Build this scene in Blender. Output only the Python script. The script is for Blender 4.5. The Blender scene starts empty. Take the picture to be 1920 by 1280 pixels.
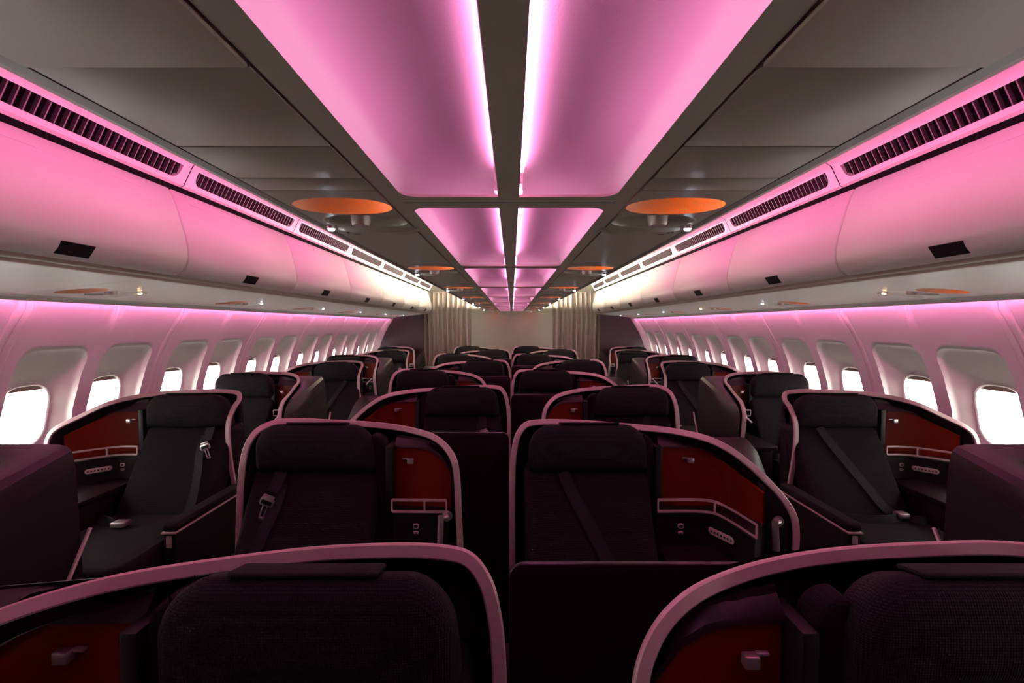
import bpy, bmesh, math, random
from mathutils import Vector, Matrix
from mathutils.geometry import tessellate_polygon
random.seed(4)
C = bpy.context.scene.collection
EYE = 1.5
PI = math.pi

# ------------------------------------------------------------------ materials
def mat(name, col, rough=.5, metal=0., emit=None, estr=0., bump=None, spec=.5, coat=0., var=None):
    m = bpy.data.materials.new(name); m.use_nodes = True
    nt = m.node_tree; b = nt.nodes['Principled BSDF']
    b.inputs['Base Color'].default_value = (*col, 1)
    b.inputs['Roughness'].default_value = rough
    b.inputs['Metallic'].default_value = metal
    b.inputs['Specular IOR Level'].default_value = spec
    if coat: b.inputs['Coat Weight'].default_value = coat
    if emit:
        b.inputs['Emission Color'].default_value = (*emit, 1)
        b.inputs['Emission Strength'].default_value = estr
    if var or bump:
        tc = nt.nodes.new('ShaderNodeTexCoord')
    if var:
        n = nt.nodes.new('ShaderNodeTexNoise'); n.inputs['Scale'].default_value = var[0]; n.inputs['Detail'].default_value = 4
        r = nt.nodes.new('ShaderNodeMix'); r.data_type = 'RGBA'
        r.inputs['A'].default_value = (*[c*(1-var[1]) for c in col], 1)
        r.inputs['B'].default_value = (*[min(1, c*(1+var[1])) for c in col], 1)
        nt.links.new(tc.outputs['Object'], n.inputs['Vector'])
        nt.links.new(n.outputs['Fac'], r.inputs['Factor'])
        nt.links.new(r.outputs['Result'], b.inputs['Base Color'])
    if bump:
        kind, sc, st = bump
        if kind == 'noise':
            t = nt.nodes.new('ShaderNodeTexNoise'); t.inputs['Scale'].default_value = sc; t.inputs['Detail'].default_value = 3
            out = t.outputs['Fac']
            nt.links.new(tc.outputs['Object'], t.inputs['Vector'])
        elif kind == 'weave':
            t = nt.nodes.new('ShaderNodeTexVoronoi'); t.inputs['Scale'].default_value = sc
            t.inputs['Randomness'].default_value = .12
            out = t.outputs['Distance']
            nt.links.new(tc.outputs['Object'], t.inputs['Vector'])
        bp = nt.nodes.new('ShaderNodeBump'); bp.inputs['Strength'].default_value = st; bp.inputs['Distance'].default_value = .002
        nt.links.new(out, bp.inputs['Height'])
        nt.links.new(bp.outputs['Normal'], b.inputs['Normal'])
    return m

def weave_mat(name, dark, light, rough=.85):
    m = mat(name, dark, rough, bump=('weave', 230, .9), spec=.12)
    nt = m.node_tree; b = nt.nodes['Principled BSDF']
    v = [n for n in nt.nodes if n.type == 'TEX_VORONOI'][0]
    r = nt.nodes.new('ShaderNodeMix'); r.data_type = 'RGBA'
    r.inputs['A'].default_value = (*light, 1); r.inputs['B'].default_value = (*dark, 1)
    mp = nt.nodes.new('ShaderNodeMath'); mp.operation = 'MULTIPLY'; mp.inputs[1].default_value = 1.6; mp.use_clamp = True
    nt.links.new(v.outputs['Distance'], mp.inputs[0]); nt.links.new(mp.outputs[0], r.inputs['Factor'])
    nt.links.new(r.outputs['Result'], b.inputs['Base Color'])
    b.inputs['Sheen Weight'].default_value = .0
    return m

PINK = (1.0, .21, .53)
M = {}
M['panel'] = mat('warm white plastic', (.72, .69, .64), .42, bump=('noise', 900, .08))
M['bin'] = mat('satin bin plastic', (.74, .70, .66), .3, bump=('noise', 600, .04))
M['wall'] = mat('sidewall plastic', (.70, .67, .64), .45, bump=('noise', 900, .06))
M['slab'] = mat('grey brown ceiling laminate', (.44, .37, .305), .38, bump=('noise', 700, .10))
M['slabedge'] = mat('dark taupe edging', (.14, .12, .105), .4)
M['cove'] = mat('ceiling cove paint', (.66, .62, .60), .55, bump=('noise', 420, .12))
M['gap'] = mat('black rubber', (.003, .003, .003), .9, spec=.1)
M['darkgrille'] = mat('grille slats', (.13, .10, .11), .5)
M['lip'] = mat('beige lip', (.60, .55, .47), .45)
M['fabric'] = weave_mat('charcoal fabric', (.007, .0063, .0072), (.022, .020, .022))
M['cushion'] = weave_mat('aubergine seat fabric', (.006, .0042, .0055), (.016, .011, .015))
M['shell'] = mat('aubergine satin shell', (.010, .004, .0065), .36, spec=.32, bump=('noise', 800, .05))
M['liner'] = mat('dark liner', (.006, .0035, .0045), .5, spec=.25)
M['black'] = mat('matt black plastic', (.005, .0045, .0045), .55, spec=.25)
M['trim'] = mat('brushed aluminium trim', (.58, .47, .46), .48, metal=.4)
M['chrome'] = mat('polished chrome', (.78, .76, .75), .16, metal=1.)
M['red'] = mat('orange red lacquer', (.115, .0085, .001), .45, var=(14, .10), spec=.18)
M['belt'] = mat('black webbing', (.006, .0055, .0065), .6, bump=('weave', 500, .5), spec=.2)
M['belttab'] = mat('buckle metal', (.62, .58, .58), .32, metal=.85)
M['carpet'] = mat('dark carpet', (.02, .015, .02), .95, bump=('noise', 300, .6))
M['curtain'] = mat('greige curtain cloth', (.40, .34, .30), .8, bump=('noise', 180, .25), var=(40, .08))
M['bulk'] = mat('grey fabric bulkhead', (.36, .33, .265), .8, bump=('noise', 220, .3), var=(5, .05))
M['purple'] = mat('aubergine bulkhead', (.050, .028, .036), .33)
M['amber'] = mat('amber dish plastic', (.44, .34, .27), .5, bump=('noise', 300, .3))
M['letter'] = mat('black print', (.01, .01, .01), .6)
M['shade'] = mat('window shade', (.28, .20, .16), .6)
M['led'] = mat('pink led strip', (.9, .7, .85), .4, emit=(1., .27, .66), estr=27)
M['ledpink'] = mat('pink cove lamp', (.9, .7, .85), .4, emit=PINK, estr=215)
M['ledside'] = mat('pink side lamp', (.9, .7, .85), .4, emit=PINK, estr=58)
M['ledwhite'] = mat('white cove lamp', (.9, .9, .9), .4, emit=(1., .90, .70), estr=1000)
M['bulbw'] = mat('cool reading bulb', (.9, .9, .9), .3, emit=(.75, .86, 1.), estr=45)
M['bulby'] = mat('warm reading bulb', (.9, .9, .9), .3, emit=(1., .62, .22), estr=45)
gm = bpy.data.materials.new('clear window pane'); gm.use_nodes = True
nt = gm.node_tree; nt.nodes.clear()
o_ = nt.nodes.new('ShaderNodeOutputMaterial'); tr = nt.nodes.new('ShaderNodeBsdfTransparent'); gl = nt.nodes.new('ShaderNodeBsdfGlossy')
mx = nt.nodes.new('ShaderNodeMixShader'); mx.inputs[0].default_value = .06; gl.inputs['Roughness'].default_value = .05
tr.inputs['Color'].default_value = (.97, .97, .96, 1)
nt.links.new(tr.outputs[0], mx.inputs[1]); nt.links.new(gl.outputs[0], mx.inputs[2]); nt.links.new(mx.outputs[0], o_.inputs['Surface'])
M['glass'] = gm

# ------------------------------------------------------------------ helpers
def tag(o, label=None, cat=None, group=None, kind=None):
    if label: o['label'] = label
    if cat: o['category'] = cat
    if group: o['group'] = group
    if kind: o['kind'] = kind
    return o

def empty(name, loc=(0, 0, 0), label=None, cat=None, group=None):
    o = bpy.data.objects.new(name, None); C.objects.link(o); o.location = loc; o.empty_display_size = .1
    return tag(o, label, cat, group)

class MB:
    def __init__(s): s.v = []; s.f = []; s.m = []; s.mats = []; s.cur = 0
    def use(s, m):
        if m not in s.mats: s.mats.append(m)
        s.cur = s.mats.index(m); return s
    def add(s, vs, fs):
        n = len(s.v); s.v += [Vector(v) for v in vs]
        for f in fs: s.f.append([i+n for i in f]); s.m.append(s.cur)
        return s
    def box(s, a, b, r=0., seg=2):
        x0, x1 = sorted((a[0], b[0])); y0, y1 = sorted((a[1], b[1])); z0, z1 = sorted((a[2], b[2]))
        if r <= 0:
            vs = [(x0,y0,z0),(x1,y0,z0),(x1,y1,z0),(x0,y1,z0),(x0,y0,z1),(x1,y0,z1),(x1,y1,z1),(x0,y1,z1)]
            return s.add(vs, [(0,3,2,1),(4,5,6,7),(0,1,5,4),(1,2,6,5),(2,3,7,6),(3,0,4,7)])
        bm = bmesh.new(); bmesh.ops.create_cube(bm, size=1)
        for v in bm.verts: v.co = Vector(((x0+x1)/2+v.co.x*(x1-x0), (y0+y1)/2+v.co.y*(y1-y0), (z0+z1)/2+v.co.z*(z1-z0)))
        r = min(r, .49*min(x1-x0, y1-y0, z1-z0))
        bmesh.ops.bevel(bm, geom=bm.edges[:], offset=r, segments=seg, profile=.5, affect='EDGES')
        bm.verts.index_update()
        s.add([v.co.copy() for v in bm.verts], [[v.index for v in f.verts] for f in bm.faces]); bm.free(); return s
    def grid(s, rows, closed=False):
        n = len(rows[0]); vs = [p for r in rows for p in r]; fs = []
        for i in range(len(rows)-1):
            for j in range(n if closed else n-1):
                k = (j+1) % n
                fs.append((i*n+j, i*n+k, (i+1)*n+k, (i+1)*n+j))
        return s.add(vs, fs)
    def cap(s, ring): return s.add(ring, [list(range(len(ring)))])
    def tube(s, path, r, n=8, caps=True):
        P = [Vector(p) for p in path]; rows = []
        up = Vector((0, 0, 1))
        for i, p in enumerate(P):
            t = (P[min(i+1, len(P)-1)]-P[max(i-1, 0)]).normalized()
            a = t.cross(up)
            if a.length < .05: a = t.cross(Vector((0, 1, 0)))
            a.normalize(); b = a.cross(t).normalized()
            rr = r[i] if isinstance(r, (list, tuple)) else r
            rows.append([p + a*math.cos(2*PI*k/n)*rr + b*math.sin(2*PI*k/n)*rr for k in range(n)])
        s.grid(rows, True)
        if caps: s.cap(rows[0]); s.cap(rows[-1])
        return s
    def cyl(s, c, ax, r, h, n=20, r2=None):
        c = Vector(c); ax = Vector(ax).normalized()
        return s.tube([c, c+ax*h], [r, r if r2 is None else r2], n)
    def sphere(s, c, r, n=12):
        c = Vector(c); rows = []
        for i in range(n//2+1):
            a = PI*i/(n//2); rr = max(1e-4, math.sin(a)*r)
            rows.append([c+Vector((rr*math.cos(2*PI*k/n), rr*math.sin(2*PI*k/n), math.cos(a)*r)) for k in range(n)])
        return s.grid(rows, True)
    def slab(s, outline, fn, d, r=.01, seg=3, crown=0.):
        """rounded plate: outline of 2d points (ccw), fn(u,v,w)->3d, w from 0 (front) to d (back)"""
        n = len(outline); O = [Vector(p) for p in outline]
        nor = []
        for i in range(n):
            t = (O[(i+1) % n]-O[i-1]).normalized(); nor.append(Vector((-t.y, t.x)))
        def ring(ins, w): return [fn(O[i].x+nor[i].x*ins, O[i].y+nor[i].y*ins, w) for i in range(n)]
        rows = []
        for k in range(seg+1):
            a = PI/2*k/seg; rows.append(ring(r*(1-math.sin(a)), r*(1-math.cos(a))))
        rows2 = []
        for k in range(seg+1):
            a = PI/2*k/seg; rows2.append(ring(r*(1-math.cos(a)), d-r*(1-math.sin(a))))
        front = rows[0]
        s.grid(rows+rows2, True)
        if crown:
            cu = sum(p.x for p in O)/n; cv = sum(p.y for p in O)/n
            rr = [front]
            for q in (.25, .5, .75, .93):
                rr.append([fn((O[i].x+nor[i].x*r)*(1-q)+cu*q, (O[i].y+nor[i].y*r)*(1-q)+cv*q, -crown*(1-(1-q)**2)) for i in range(n)])
            s.grid(rr, True); s.cap(rr[-1])
        else: s.cap(front)
        s.cap(rows2[-1]); return s
    def build(s, name, m=None, parent=None, smooth=38, mirror=1, recalc=True, kind=None):
        me = bpy.data.meshes.new(name)
        me.from_pydata([(v.x*mirror, v.y, v.z) for v in s.v], [], s.f)
        if s.mats and m is None:
            for q in s.mats: me.materials.append(M[q])
            for p, i in zip(me.polygons, s.m): p.material_index = i
        else: me.materials.append(M[m] if isinstance(m, str) else m)
        bm = bmesh.new(); bm.from_mesh(me)
        bmesh.ops.remove_doubles(bm, verts=bm.verts[:], dist=2e-5)
        if recalc: bmesh.ops.recalc_face_normals(bm, faces=bm.faces[:])
        bm.to_mesh(me); bm.free()
        if smooth:
            me.shade_smooth()
            try: me.set_sharp_from_angle(angle=math.radians(smooth))
            except Exception: pass
        o = bpy.data.objects.new(name, me); C.objects.link(o)
        if parent: o.parent = parent
        if kind: o['kind'] = kind
        return o

def rrect(x0, y0, x1, y1, r, n=6):
    rs = r if isinstance(r, (list, tuple)) else [r]*4   # bl br tr tl
    pts = []
    for (cx, cy, a0, rr) in ((x0, y0, PI, rs[0]), (x1, y0, 1.5*PI, rs[1]), (x1, y1, 0, rs[2]), (x0, y1, .5*PI, rs[3])):
        ox = cx+rr if cx == x0 else cx-rr; oy = cy+rr if cy == y0 else cy-rr
        for k in range(n+1):
            a = a0+PI/2*k/n; pts.append((ox+rr*math.cos(a), oy+rr*math.sin(a)))
    return pts

def ellipse(cx, cy, a, b, n=40, p=2.):
    out = []
    for k in range(n):
        t = 2*PI*k/n; c, s_ = math.cos(t), math.sin(t)
        out.append((cx+a*math.copysign(abs(c)**(2/p), c), cy+b*math.copysign(abs(s_)**(2/p), s_)))
    return out

def crom(P, n=6):
    P = [Vector(p) for p in P]; out = []
    for i in range(len(P)-1):
        a, b = P[i], P[i+1]; p0 = P[i-1] if i else a*2-b; p3 = P[i+2] if i+2 < len(P) else b*2-a
        d1 = max((b-a).length, 1e-6)**.5; d0 = max((a-p0).length, 1e-6)**.5; d2 = max((p3-b).length, 1e-6)**.5
        m1 = ((a-p0)/d0-(b-p0)/(d0+d1)+(b-a)/d1)*d1; m2 = ((b-a)/d1-(p3-a)/(d1+d2)+(p3-b)/d2)*d1
        for k in range(n):
            t = k/n; out.append(a*(2*t**3-3*t*t+1)+m1*(t**3-2*t*t+t)+b*(-2*t**3+3*t*t)+m2*(t**3-t*t))
    out.append(P[-1]); return out

def interp(xs, ys, x):
    if x <= xs[0]: return ys[0]
    for i in range(len(xs)-1):
        if x <= xs[i+1]: return ys[i]+(ys[i+1]-ys[i])*(x-xs[i])/max(1e-9, xs[i+1]-xs[i])
    return ys[-1]

def kids(o): return [c for c in bpy.data.objects if c.parent == o]
def copy_tree(o, parent=None, kmap={}):
    c = o.copy(); C.objects.link(c); c.parent = parent
    for ch in children_of[o.name] if o.name in children_of else kids(o): copy_tree(ch, c)
    return c
children_of = {}
def register(o):
    ks = kids(o); children_of[o.name] = ks
    for k in ks: register(k)

# ------------------------------------------------------------------ seat
def make_seat(m, variant):
    """origin on the floor below the headrest centre, facing -y; m=+1 console on +x side"""
    root = empty('airline_seat')
    W = .247
    # backrest
    def back(u, v, w):   # v = height above floor
        y = -.27*(1-min(1, max(0, (v-.44)/.46)))
        return (u, y+w+.012, v)
    mb = MB(); mb.slab(rrect(-W-.012, .42, W+.005, .905, [.03, .03, .035, .035]), back, .13, .028, 4, crown=.006)
    # seam line near top of the backrest
    mb.build('backrest', 'cushion', root, mirror=m)
    # headrest
    ol = []
    ol += [(x, z) for x, z in rrect(-W, .895, W, 1.092, [.03, .03, .085, .085], 8)]
    ol2 = []
    for x, z in ol:   # sides lean inward upwards
        k = (z-.895)/.2; ol2.append((x*(1-.055*k), z+(.006*(1-(x/W)**2)*k)))
    mb = MB(); mb.slab(ol2, lambda u, v, w: (u, w-.03+.03*((v-1.0)/.1)**2*.4, v-.35*max(0, w-.02)*(1 if v > 1.0 else 0)), .095, .036, 5, crown=.006)
    hr = mb.build('headrest', 'fabric', root, mirror=m)
    mb = MB(); mb.slab(rrect(-.115, -.028, .13, .03, .008, 3), lambda u, v, w: (u, v+.022, 1.104-w*.8-abs(u)*.02-.30*max(0, v+.01)), .010, .004, 2)
    mb.build('headrest_flap', 'fabric', hr, mirror=m)
    # piping under headrest
    # cushion
    def cus(u, v, w): return (u, v, .485-w+.02*((v+.55)/.3))
    mb = MB(); mb.slab(rrect(-.26, -.80, .26, -.20, [.07, .07, .03, .03], 6)[::1], lambda u, v, w: (u, v, .475-w), .15, .03, 4, crown=.008)
    mb.build('seat_cushion', 'cushion', root, mirror=m)
    mb = MB(); mb.box((-.25, -.76, .06), (.25, -.1, .33), .02); mb.box((-.2, -.15, 0), (.2, .05, .42), .02)
    mb.box((-.22, -.72, 0), (.22, -.3, .08))
    mb.build('seat_base', 'black', root, mirror=m)
    # belts
    def strap(pts, w, nrm=None):
        rows = []
        P = crom(pts, 5)
        for i, p in enumerate(P):
            t = (P[min(i+1, len(P)-1)]-P[max(i-1, 0)]).normalized()
            a = t.cross(Vector((0, -1, .25))).normalized()*w/2
            d = Vector((0, .0035, 0))
            rows.append([p-a, p+a, p+a+d, p-a+d])
        return MB().grid(rows, True).cap(rows[0]).cap(rows[-1])
    by = lambda z: -.27*(1-min(1, max(0, (z-.44)/.46)))+.004
    if variant == 'hang':
        bx = -.135
        b = strap([(bx, by(.9)-.012, .900), (bx-.005, by(.86)-.016, .86), (bx-.012, by(.83)-.022, .835)], .05)
        belt = b.build('shoulder_belt', 'belt', root, mirror=m)
        q = MB()
        yb = by(.8)-.034
        fn = lambda u, v, w: (bx-.02+u*.94+v*.34, yb+w+v*.45*0-(.06*(-v)*.6), .80+v*.94-u*.34)
        q.slab(rrect(-.028, -.012, .028, .022, .009, 4), fn, .007, .002, 2)
        q.slab(rrect(-.022, .022, .022, .032, .003, 3), fn, .01, .002, 2)
        q.slab(rrect(-.011, -.062, -.005, -.008, .002, 2), fn, .004, .001, 1)
        q.slab(rrect(.005, -.062, .011, -.008, .002, 2), fn, .004, .001, 1)
        q.slab(rrect(-.011, -.066, .011, -.055, .003, 2), fn, .004, .001, 1)
        bk = q.build('buckle_tongue', 'belttab', belt, mirror=m)
        q2 = MB(); q2.slab(rrect(-.021, -.003, .021, .012, .004, 3), lambda u, v, w: tuple(Vector(fn(u, v, w))+Vector((0, -.003, 0))), .004, .001, 1)
        q2.build('tongue_slot', 'black', belt, mirror=m)
        s2 = strap([(bx+.015, by(.86)-.012, .855), (bx+.012, by(.78)-.02, .78), (bx-.015, by(.68)-.022, .68), (bx-.03, by(.56)-.016, .56), (bx-.02, by(.47)-.01, .46)], .046)
        s2.build('belt_webbing', 'belt', root, mirror=m)
        # lap belt and buckle lying on the cushion
        l = strap([(.26, -.33, .50), (.17, -.36, .492), (.10, -.40, .492)], .045); lb = l.build('lap_belt', 'belt', root, mirror=m)
        MB().box((.03, -.43, .488), (.10, -.375, .515), .008).build('buckle', 'belttab', lb, mirror=m)
    else:
        b = strap([(-.10, by(.9)-.012, .900), (-.08, by(.85)-.012, .85), (-.02, by(.74)-.014, .74), (.06, by(.60)-.016, .60), (.12, by(.5)-.03, .50), (.20, -.36, .495), (.26, -.33, .49)], .047)
        belt = b.build('shoulder_belt', 'belt', root, mirror=m)
        MB().box((.10, -.345, .497), (.155, -.295, .525), .008).build('buckle', 'belttab', belt, mirror=m)
        l = strap([(-.26, -.30, .50), (-.14, -.33, .496), (.0, -.35, .496), (.12, -.33, .50)], .045); l.build('lap_belt', 'belt', root, mirror=m)
    return root

# ------------------------------------------------------------------ suite shells (x local measured from the cabin centre line)
# rim points: x, H (relative to eye), y (relative to headrest plane)
RIM = {
 'I': [(.000,-1.45,.06),(-.002,-1.0,.06),(.000,-.62,.07),(.008,-.53,.08),(.027,-.462,.09),(.062,-.420,.10),(.115,-.409,.11),(.32,-.414,.12),(.54,-.425,.09),(.70,-.433,.04),(.81,-.450,-.02),(.88,-.482,-.05),(.954,-.537,-.07),(1.026,-.607,-.09),(1.088,-.683,-.105),(1.112,-.735,-.12),(1.118,-.80,-.13),(1.108,-.90,-.14),(1.09,-1.10,-.15),(1.07,-1.45,-.15)],
 'O': [(1.13,-1.45,-.03),(1.12,-.96,-.03),(1.108,-.581,-.01),(1.095,-.492,.01),(1.069,-.436,.04),(1.024,-.409,.08),(.965,-.404,.11),(.743,-.4155,.13),(.551,-.423,.11),(.407,-.439,.08),(.312,-.462,.05),(.2535,-.503,.03),(.218,-.555,.01),(.204,-.631,.0),(.198,-.7356,-.01),(.190,-.951,-.01),(.185,-1.45,-.01)],
 'X': [(1.60,-1.45,-.04),(1.605,-.99,-.04),(1.632,-.77,-.04),(1.646,-.63,-.03),(1.646,-.55,-.015),(1.640,-.49,.02),(1.637,-.445,.07),(1.66,-.408,.10),(1.74,-.394,.12),(2.0,-.398,.13),(2.216,-.411,.08),(2.352,-.443,-.02),(2.469,-.506,-.07),(2.575,-.583,-.14),(2.60,-.66,-.16),(2.605,-.80,-.17),(2.58,-1.1,-.17),(2.5,-1.45,-.17)],
 'W': [(1.60,-1.45,-.56),(1.62,-1.0,-.56),(1.645,-.75,-.56),(1.66,-.64,-.54),(1.68,-.565,-.46),(1.715,-.53,-.30),(1.765,-.50,-.10),(1.79,-.468,.03),(1.835,-.430,.09),(1.92,-.408,.12),(2.05,-.400,.13),(2.30,-.402,.13),(2.45,-.43,.11),(2.535,-.49,.08),(2.56,-.56,.07),(2.57,-.8,.06),(2.55,-1.1,.06),(2.47,-1.45,.06)],
}
for k_ in RIM: RIM[k_] = [(x, EYE+h, y) for x, h, y in RIM[k_]]
SEATX = {'I': .32, 'O': .80, 'X': 1.905, 'W': 2.24}
WALL = {'I': [(.628,.07),(.88,.055),(.925,.03),(.95,-.03),(.985,-.12)], 'O': [(.482,.07),(.245,.045)],
        'X': [(2.20,.07),(2.33,.035),(2.43,-.01),(2.54,-.10)], 'W': [(1.985,.07),(1.83,.06)]}
RAIL = {'I': [(.60,-.04),(.77,-.04),(.82,-.06),(.845,-.12),(.875,-.27)], 'O': [(.475,-.04),(.255,-.045)],
        'X': [(2.18,-.04),(2.28,-.045),(2.36,-.10),(2.48,-.22)], 'W': [(1.98,-.04),(1.80,-.045)]}

def plan_off(path, d):
    P = [Vector((p[0], p[1])) for p in path]; out = []
    for i, p in enumerate(P):
        t = (P[min(i+1, len(P)-1)]-P[max(i-1, 0)]).normalized()
        nrm = Vector((-t.y, t.x))
        if nrm.y > 0: nrm = -nrm
        if abs(nrm.y) < .15: pass
        out.append(p+nrm*d)
    return out

def make_shell(T, m):
    root = empty('suite_shell')
    path = crom(RIM[T], 6)
    n = len(path)
    G = []; N = []
    for i, p in enumerate(path):
        t = path[min(i+1, n-1)]-path[max(i-1, 0)]; t = Vector((t.x, t.z, t.y)).normalized()
        g = Vector((0, -1, .30)); g = (g-t*g.dot(t)).normalized()
        G.append(g); N.append(t.cross(g).normalized())
    top = max(range(n), key=lambda i: path[i].y)
    if N[top].z > 0: N = [-q for q in N]
    def P3(p, ins, dy, i): return Vector((p.x, p.z, p.y))+N[i]*ins-G[i]*dy
    w, d = .026, .012
    sec = [(.003,0),(w-.003,0),(w,.003),(w,d),(0,d),(0,.003)]
    rows = [[P3(p, a, b, i) for a, b in sec] for i, p in enumerate(path)]
    mb = MB(); mb.grid(rows, True).cap(rows[0]).cap(rows[-1])
    mb.build('rim_trim', 'trim', root, mirror=m, smooth=30)
    # body: outer strip, inner strip, back plates
    D = .05
    mb = MB()
    mb.use('shell').grid([[P3(p, 0.001, d*.9, i), P3(p, .010, d*.9+.004, i), P3(p, .020, D*.7, i), P3(p, .033, D+.02, i)] for i, p in enumerate(path)])
    mb.use('liner').grid([[P3(p, w-.002, d*.5, i), P3(p, w+.006, .02, i), P3(p, w+.022, D, i)] for i, p in enumerate(path)])
    # envelope
    inner = [P3(p, .030, 0, i) for i, p in enumerate(path)]
    order = 1 if inner[0].x < inner[-1].x else -1
    seq = inner[::order]
    xs = []; zs = []; ys = []
    xm = -1e9
    for p in seq:
        if p.x > xm+1e-4: xs.append(p.x); zs.append(p.z); ys.append(p.y); xm = p.x
    # where the curve doubles back take the highest z for that x
    def topz(x):
        best = None
        for a, b in zip(inner[:-1], inner[1:]):
            lo, hi = sorted((a.x, b.x))
            if lo-1e-9 <= x <= hi+1e-9:
                t = 0 if hi-lo < 1e-9 else (x-a.x)/(b.x-a.x)
                z = a.z+(b.z-a.z)*t
                if best is None or z > best[0]: best = (z, a.y+(b.y-a.y)*t)
        return best
    x0, x1 = min(p.x for p in inner)+.0005, max(p.x for p in inner)-.0005
    K = 46; cols = []
    for k in range(K+1):
        x = x0+(x1-x0)*k/K; tz = topz(x)
        if tz: cols.append((x, tz[0], tz[1]))
    wpl = sorted(crom([(a, b, 0) for a, b in WALL[T]], 5), key=lambda p: p.x)
    wlo, whi = wpl[0].x-.06, wpl[-1].x-(.03 if T in 'IX' else -.05)
    def py(x, y, off):
        v = y+off
        if wlo < x < whi: v = max(v, interp([p.x for p in wpl], [p.y for p in wpl], x)+.015+off-D)
        return v
    for off, mt in ((D, 'liner'), (D+.02, 'shell')):
        mb.use(mt).grid([[Vector((x, py(x, y, off), z)), Vector((x, py(x, y, off), (z+.06)/2)), Vector((x, py(x, y, off), .05))] for x, z, y in cols])
    body = mb.build('shell_body', None, root, mirror=m, recalc=False, smooth=40)
    # side pad next to headrest
    s = SEATX[T]; side = 1 if WALL[T][0][0] > s else -1
    px0, px1 = s+side*.225, WALL[T][0][0]-side*.03
    lo, hi = sorted((px0, px1))
    rr = [.005, .005, .05, .01] if side > 0 else [.005, .005, .01, .05]
    mb = MB(); mb.slab(rrect(lo, .50, hi, 1.045, rr, 6), lambda u, v, w_: (u, .015+w_, v), .06, .012, 3)
    mb.build('side_pad', 'cushion', root, mirror=m)
    # jamb
    jx = WALL[T][0][0]-side*.014
    MB().box((jx-.014, .0, .5), (jx+.014, .10, 1.0), .003).build('cabinet_jamb', 'black', root, mirror=m)
    # red cabinet door
    wp = [Vector((p.x, p.y)) for p in crom([(a, b, 0) for a, b in WALL[T]], 5)]
    wf = plan_off([(p.x, p.y) for p in wp], .012)
    mb = MB()
    zr0, zr1 = .735, .985
    cols2 = []
    for a, b in zip(wp, wf):
        tz = topz(a.x); zt = min(zr1, (tz[0] if tz else 9)-.040)
        cols2.append((a, b, zt))
    mb.grid([[Vector((b.x, b.y, zr0)), Vector((b.x, b.y, zt)), Vector((a.x, a.y, zt)), Vector((a.x, a.y, zr0))] for a, b, zt in cols2], True)
    door = mb.build('cabinet_door', 'red', root, mirror=m, smooth=30)
    # latch
    lx = (WALL[T][0][0]*.52+wp[len(wp)//2 if T in 'OW' else len(wp)//3].x*.48)
    ly = min(p.y for p in wf if abs(p.x-lx) < .08) if any(abs(p.x-lx) < .08 for p in wf) else .03
    mb = MB(); mb.box((lx-.013, ly-.022, .922), (lx+.013, ly-.004, .944), .003); mb.box((lx-side*.012, ly-.012, .938), (lx-side*.034, ly-.002, .944), .002)
    mb.build('latch', 'belttab', door, mirror=m)
    # header above the door
    hf = plan_off([(p.x, p.y) for p in wp], .020)
    mb = MB(); rows = []
    for (a, b, zt), h in zip(cols2, hf):
        if T == 'I' and a.x > .90: continue
        if T == 'X' and a.x > 2.40: continue
        tz = topz(a.x); top_ = (tz[0] if tz else zt+.05)-.010
        top_ = max(top_, zt+.01)
        rows.append([Vector((h.x, h.y, zt)), Vector((h.x, h.y+.004, zt+.012)), Vector((b.x, b.y+.03, top_)), Vector((a.x, a.y+.01, top_)), Vector((a.x, a.y, zt))])
    mb.grid(rows, True).cap(rows[0]).cap(rows[-1]); mb.build('cabinet_header', 'shell', root, mirror=m, smooth=40)
    # shelf, rails
    rp = [Vector((p.x, p.y)) for p in crom([(a, b, 0) for a, b in RAIL[T]], 5)]
    mb = MB()
    for z in (.795, .748):
        rows = [[Vector((q.x, q.y, z-.005)), Vector((q.x, q.y, z+.004)), Vector((q.x, q.y+.007, z+.004)), Vector((q.x, q.y+.007, z-.005))] for q in rp]
        mb.grid(rows, True).cap(rows[0]).cap(rows[-1])
    for q in (rp[0], rp[len(rp)//2], rp[-1]): mb.box((q.x-.003, q.y, .748), (q.x+.003, q.y+.006, .795))
    mb.build('shelf_rail', 'trim', root, mirror=m, smooth=30)
    # shelf and control panel body following the rail
    rows = []; nn = min(len(rp), len(wp))
    for k in range(nn):
        q = rp[k*(len(rp)-1)//(nn-1)]; a = wp[k*(len(wp)-1)//(nn-1)]
        rows.append([Vector((a.x, a.y, .735)), Vector((q.x, q.y+.012, .735)), Vector((q.x, q.y+.016, .60)), Vector((a.x, a.y, .60))])
    mb = MB(); mb.grid(rows, True).cap(rows[0]).cap(rows[-1]); cp = mb.build('control_panel', 'black', root, mirror=m, smooth=30)
    if T in 'IX':
        k = int(len(rp)*(.40 if T == 'I' else .45)); q = rp[k]; q2 = rp[min(len(rp)-1, k+8)]
        dv = (q2-q).normalized()
        fn = lambda u, v, w_: (q.x+dv.x*u+.0, q.y+dv.y*u+.010+w_-.008, .675+v)
        MB().slab(rrect(0, -.014, .115, .014, .013, 5), fn, .01, .003, 2).build('remote_control', 'trim', cp, mirror=m)
        kb = MB()
        for j in range(7): kb.cyl(fn(.013+j*.0148, 0, -.0015), (0, 1, 0), .0045, .004, 8)
        kb.build('remote_buttons', 'black', cp, mirror=m)
    sx = rp[0].x+side*.095; sy = rp[0].y+.006
    kb = MB(); kb.slab(rrect(sx-.012, .674, sx+.012, .695, .007, 4), lambda u, v, w_: (u, sy+w_, v), .008, .002, 1)
    kb.slab(rrect(sx-.010, .652, sx+.010, .663, .004, 3), lambda u, v, w_: (u, sy+w_, v), .008, .002, 1)
    kb.build('power_socket', 'trim', cp, mirror=m)
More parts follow.
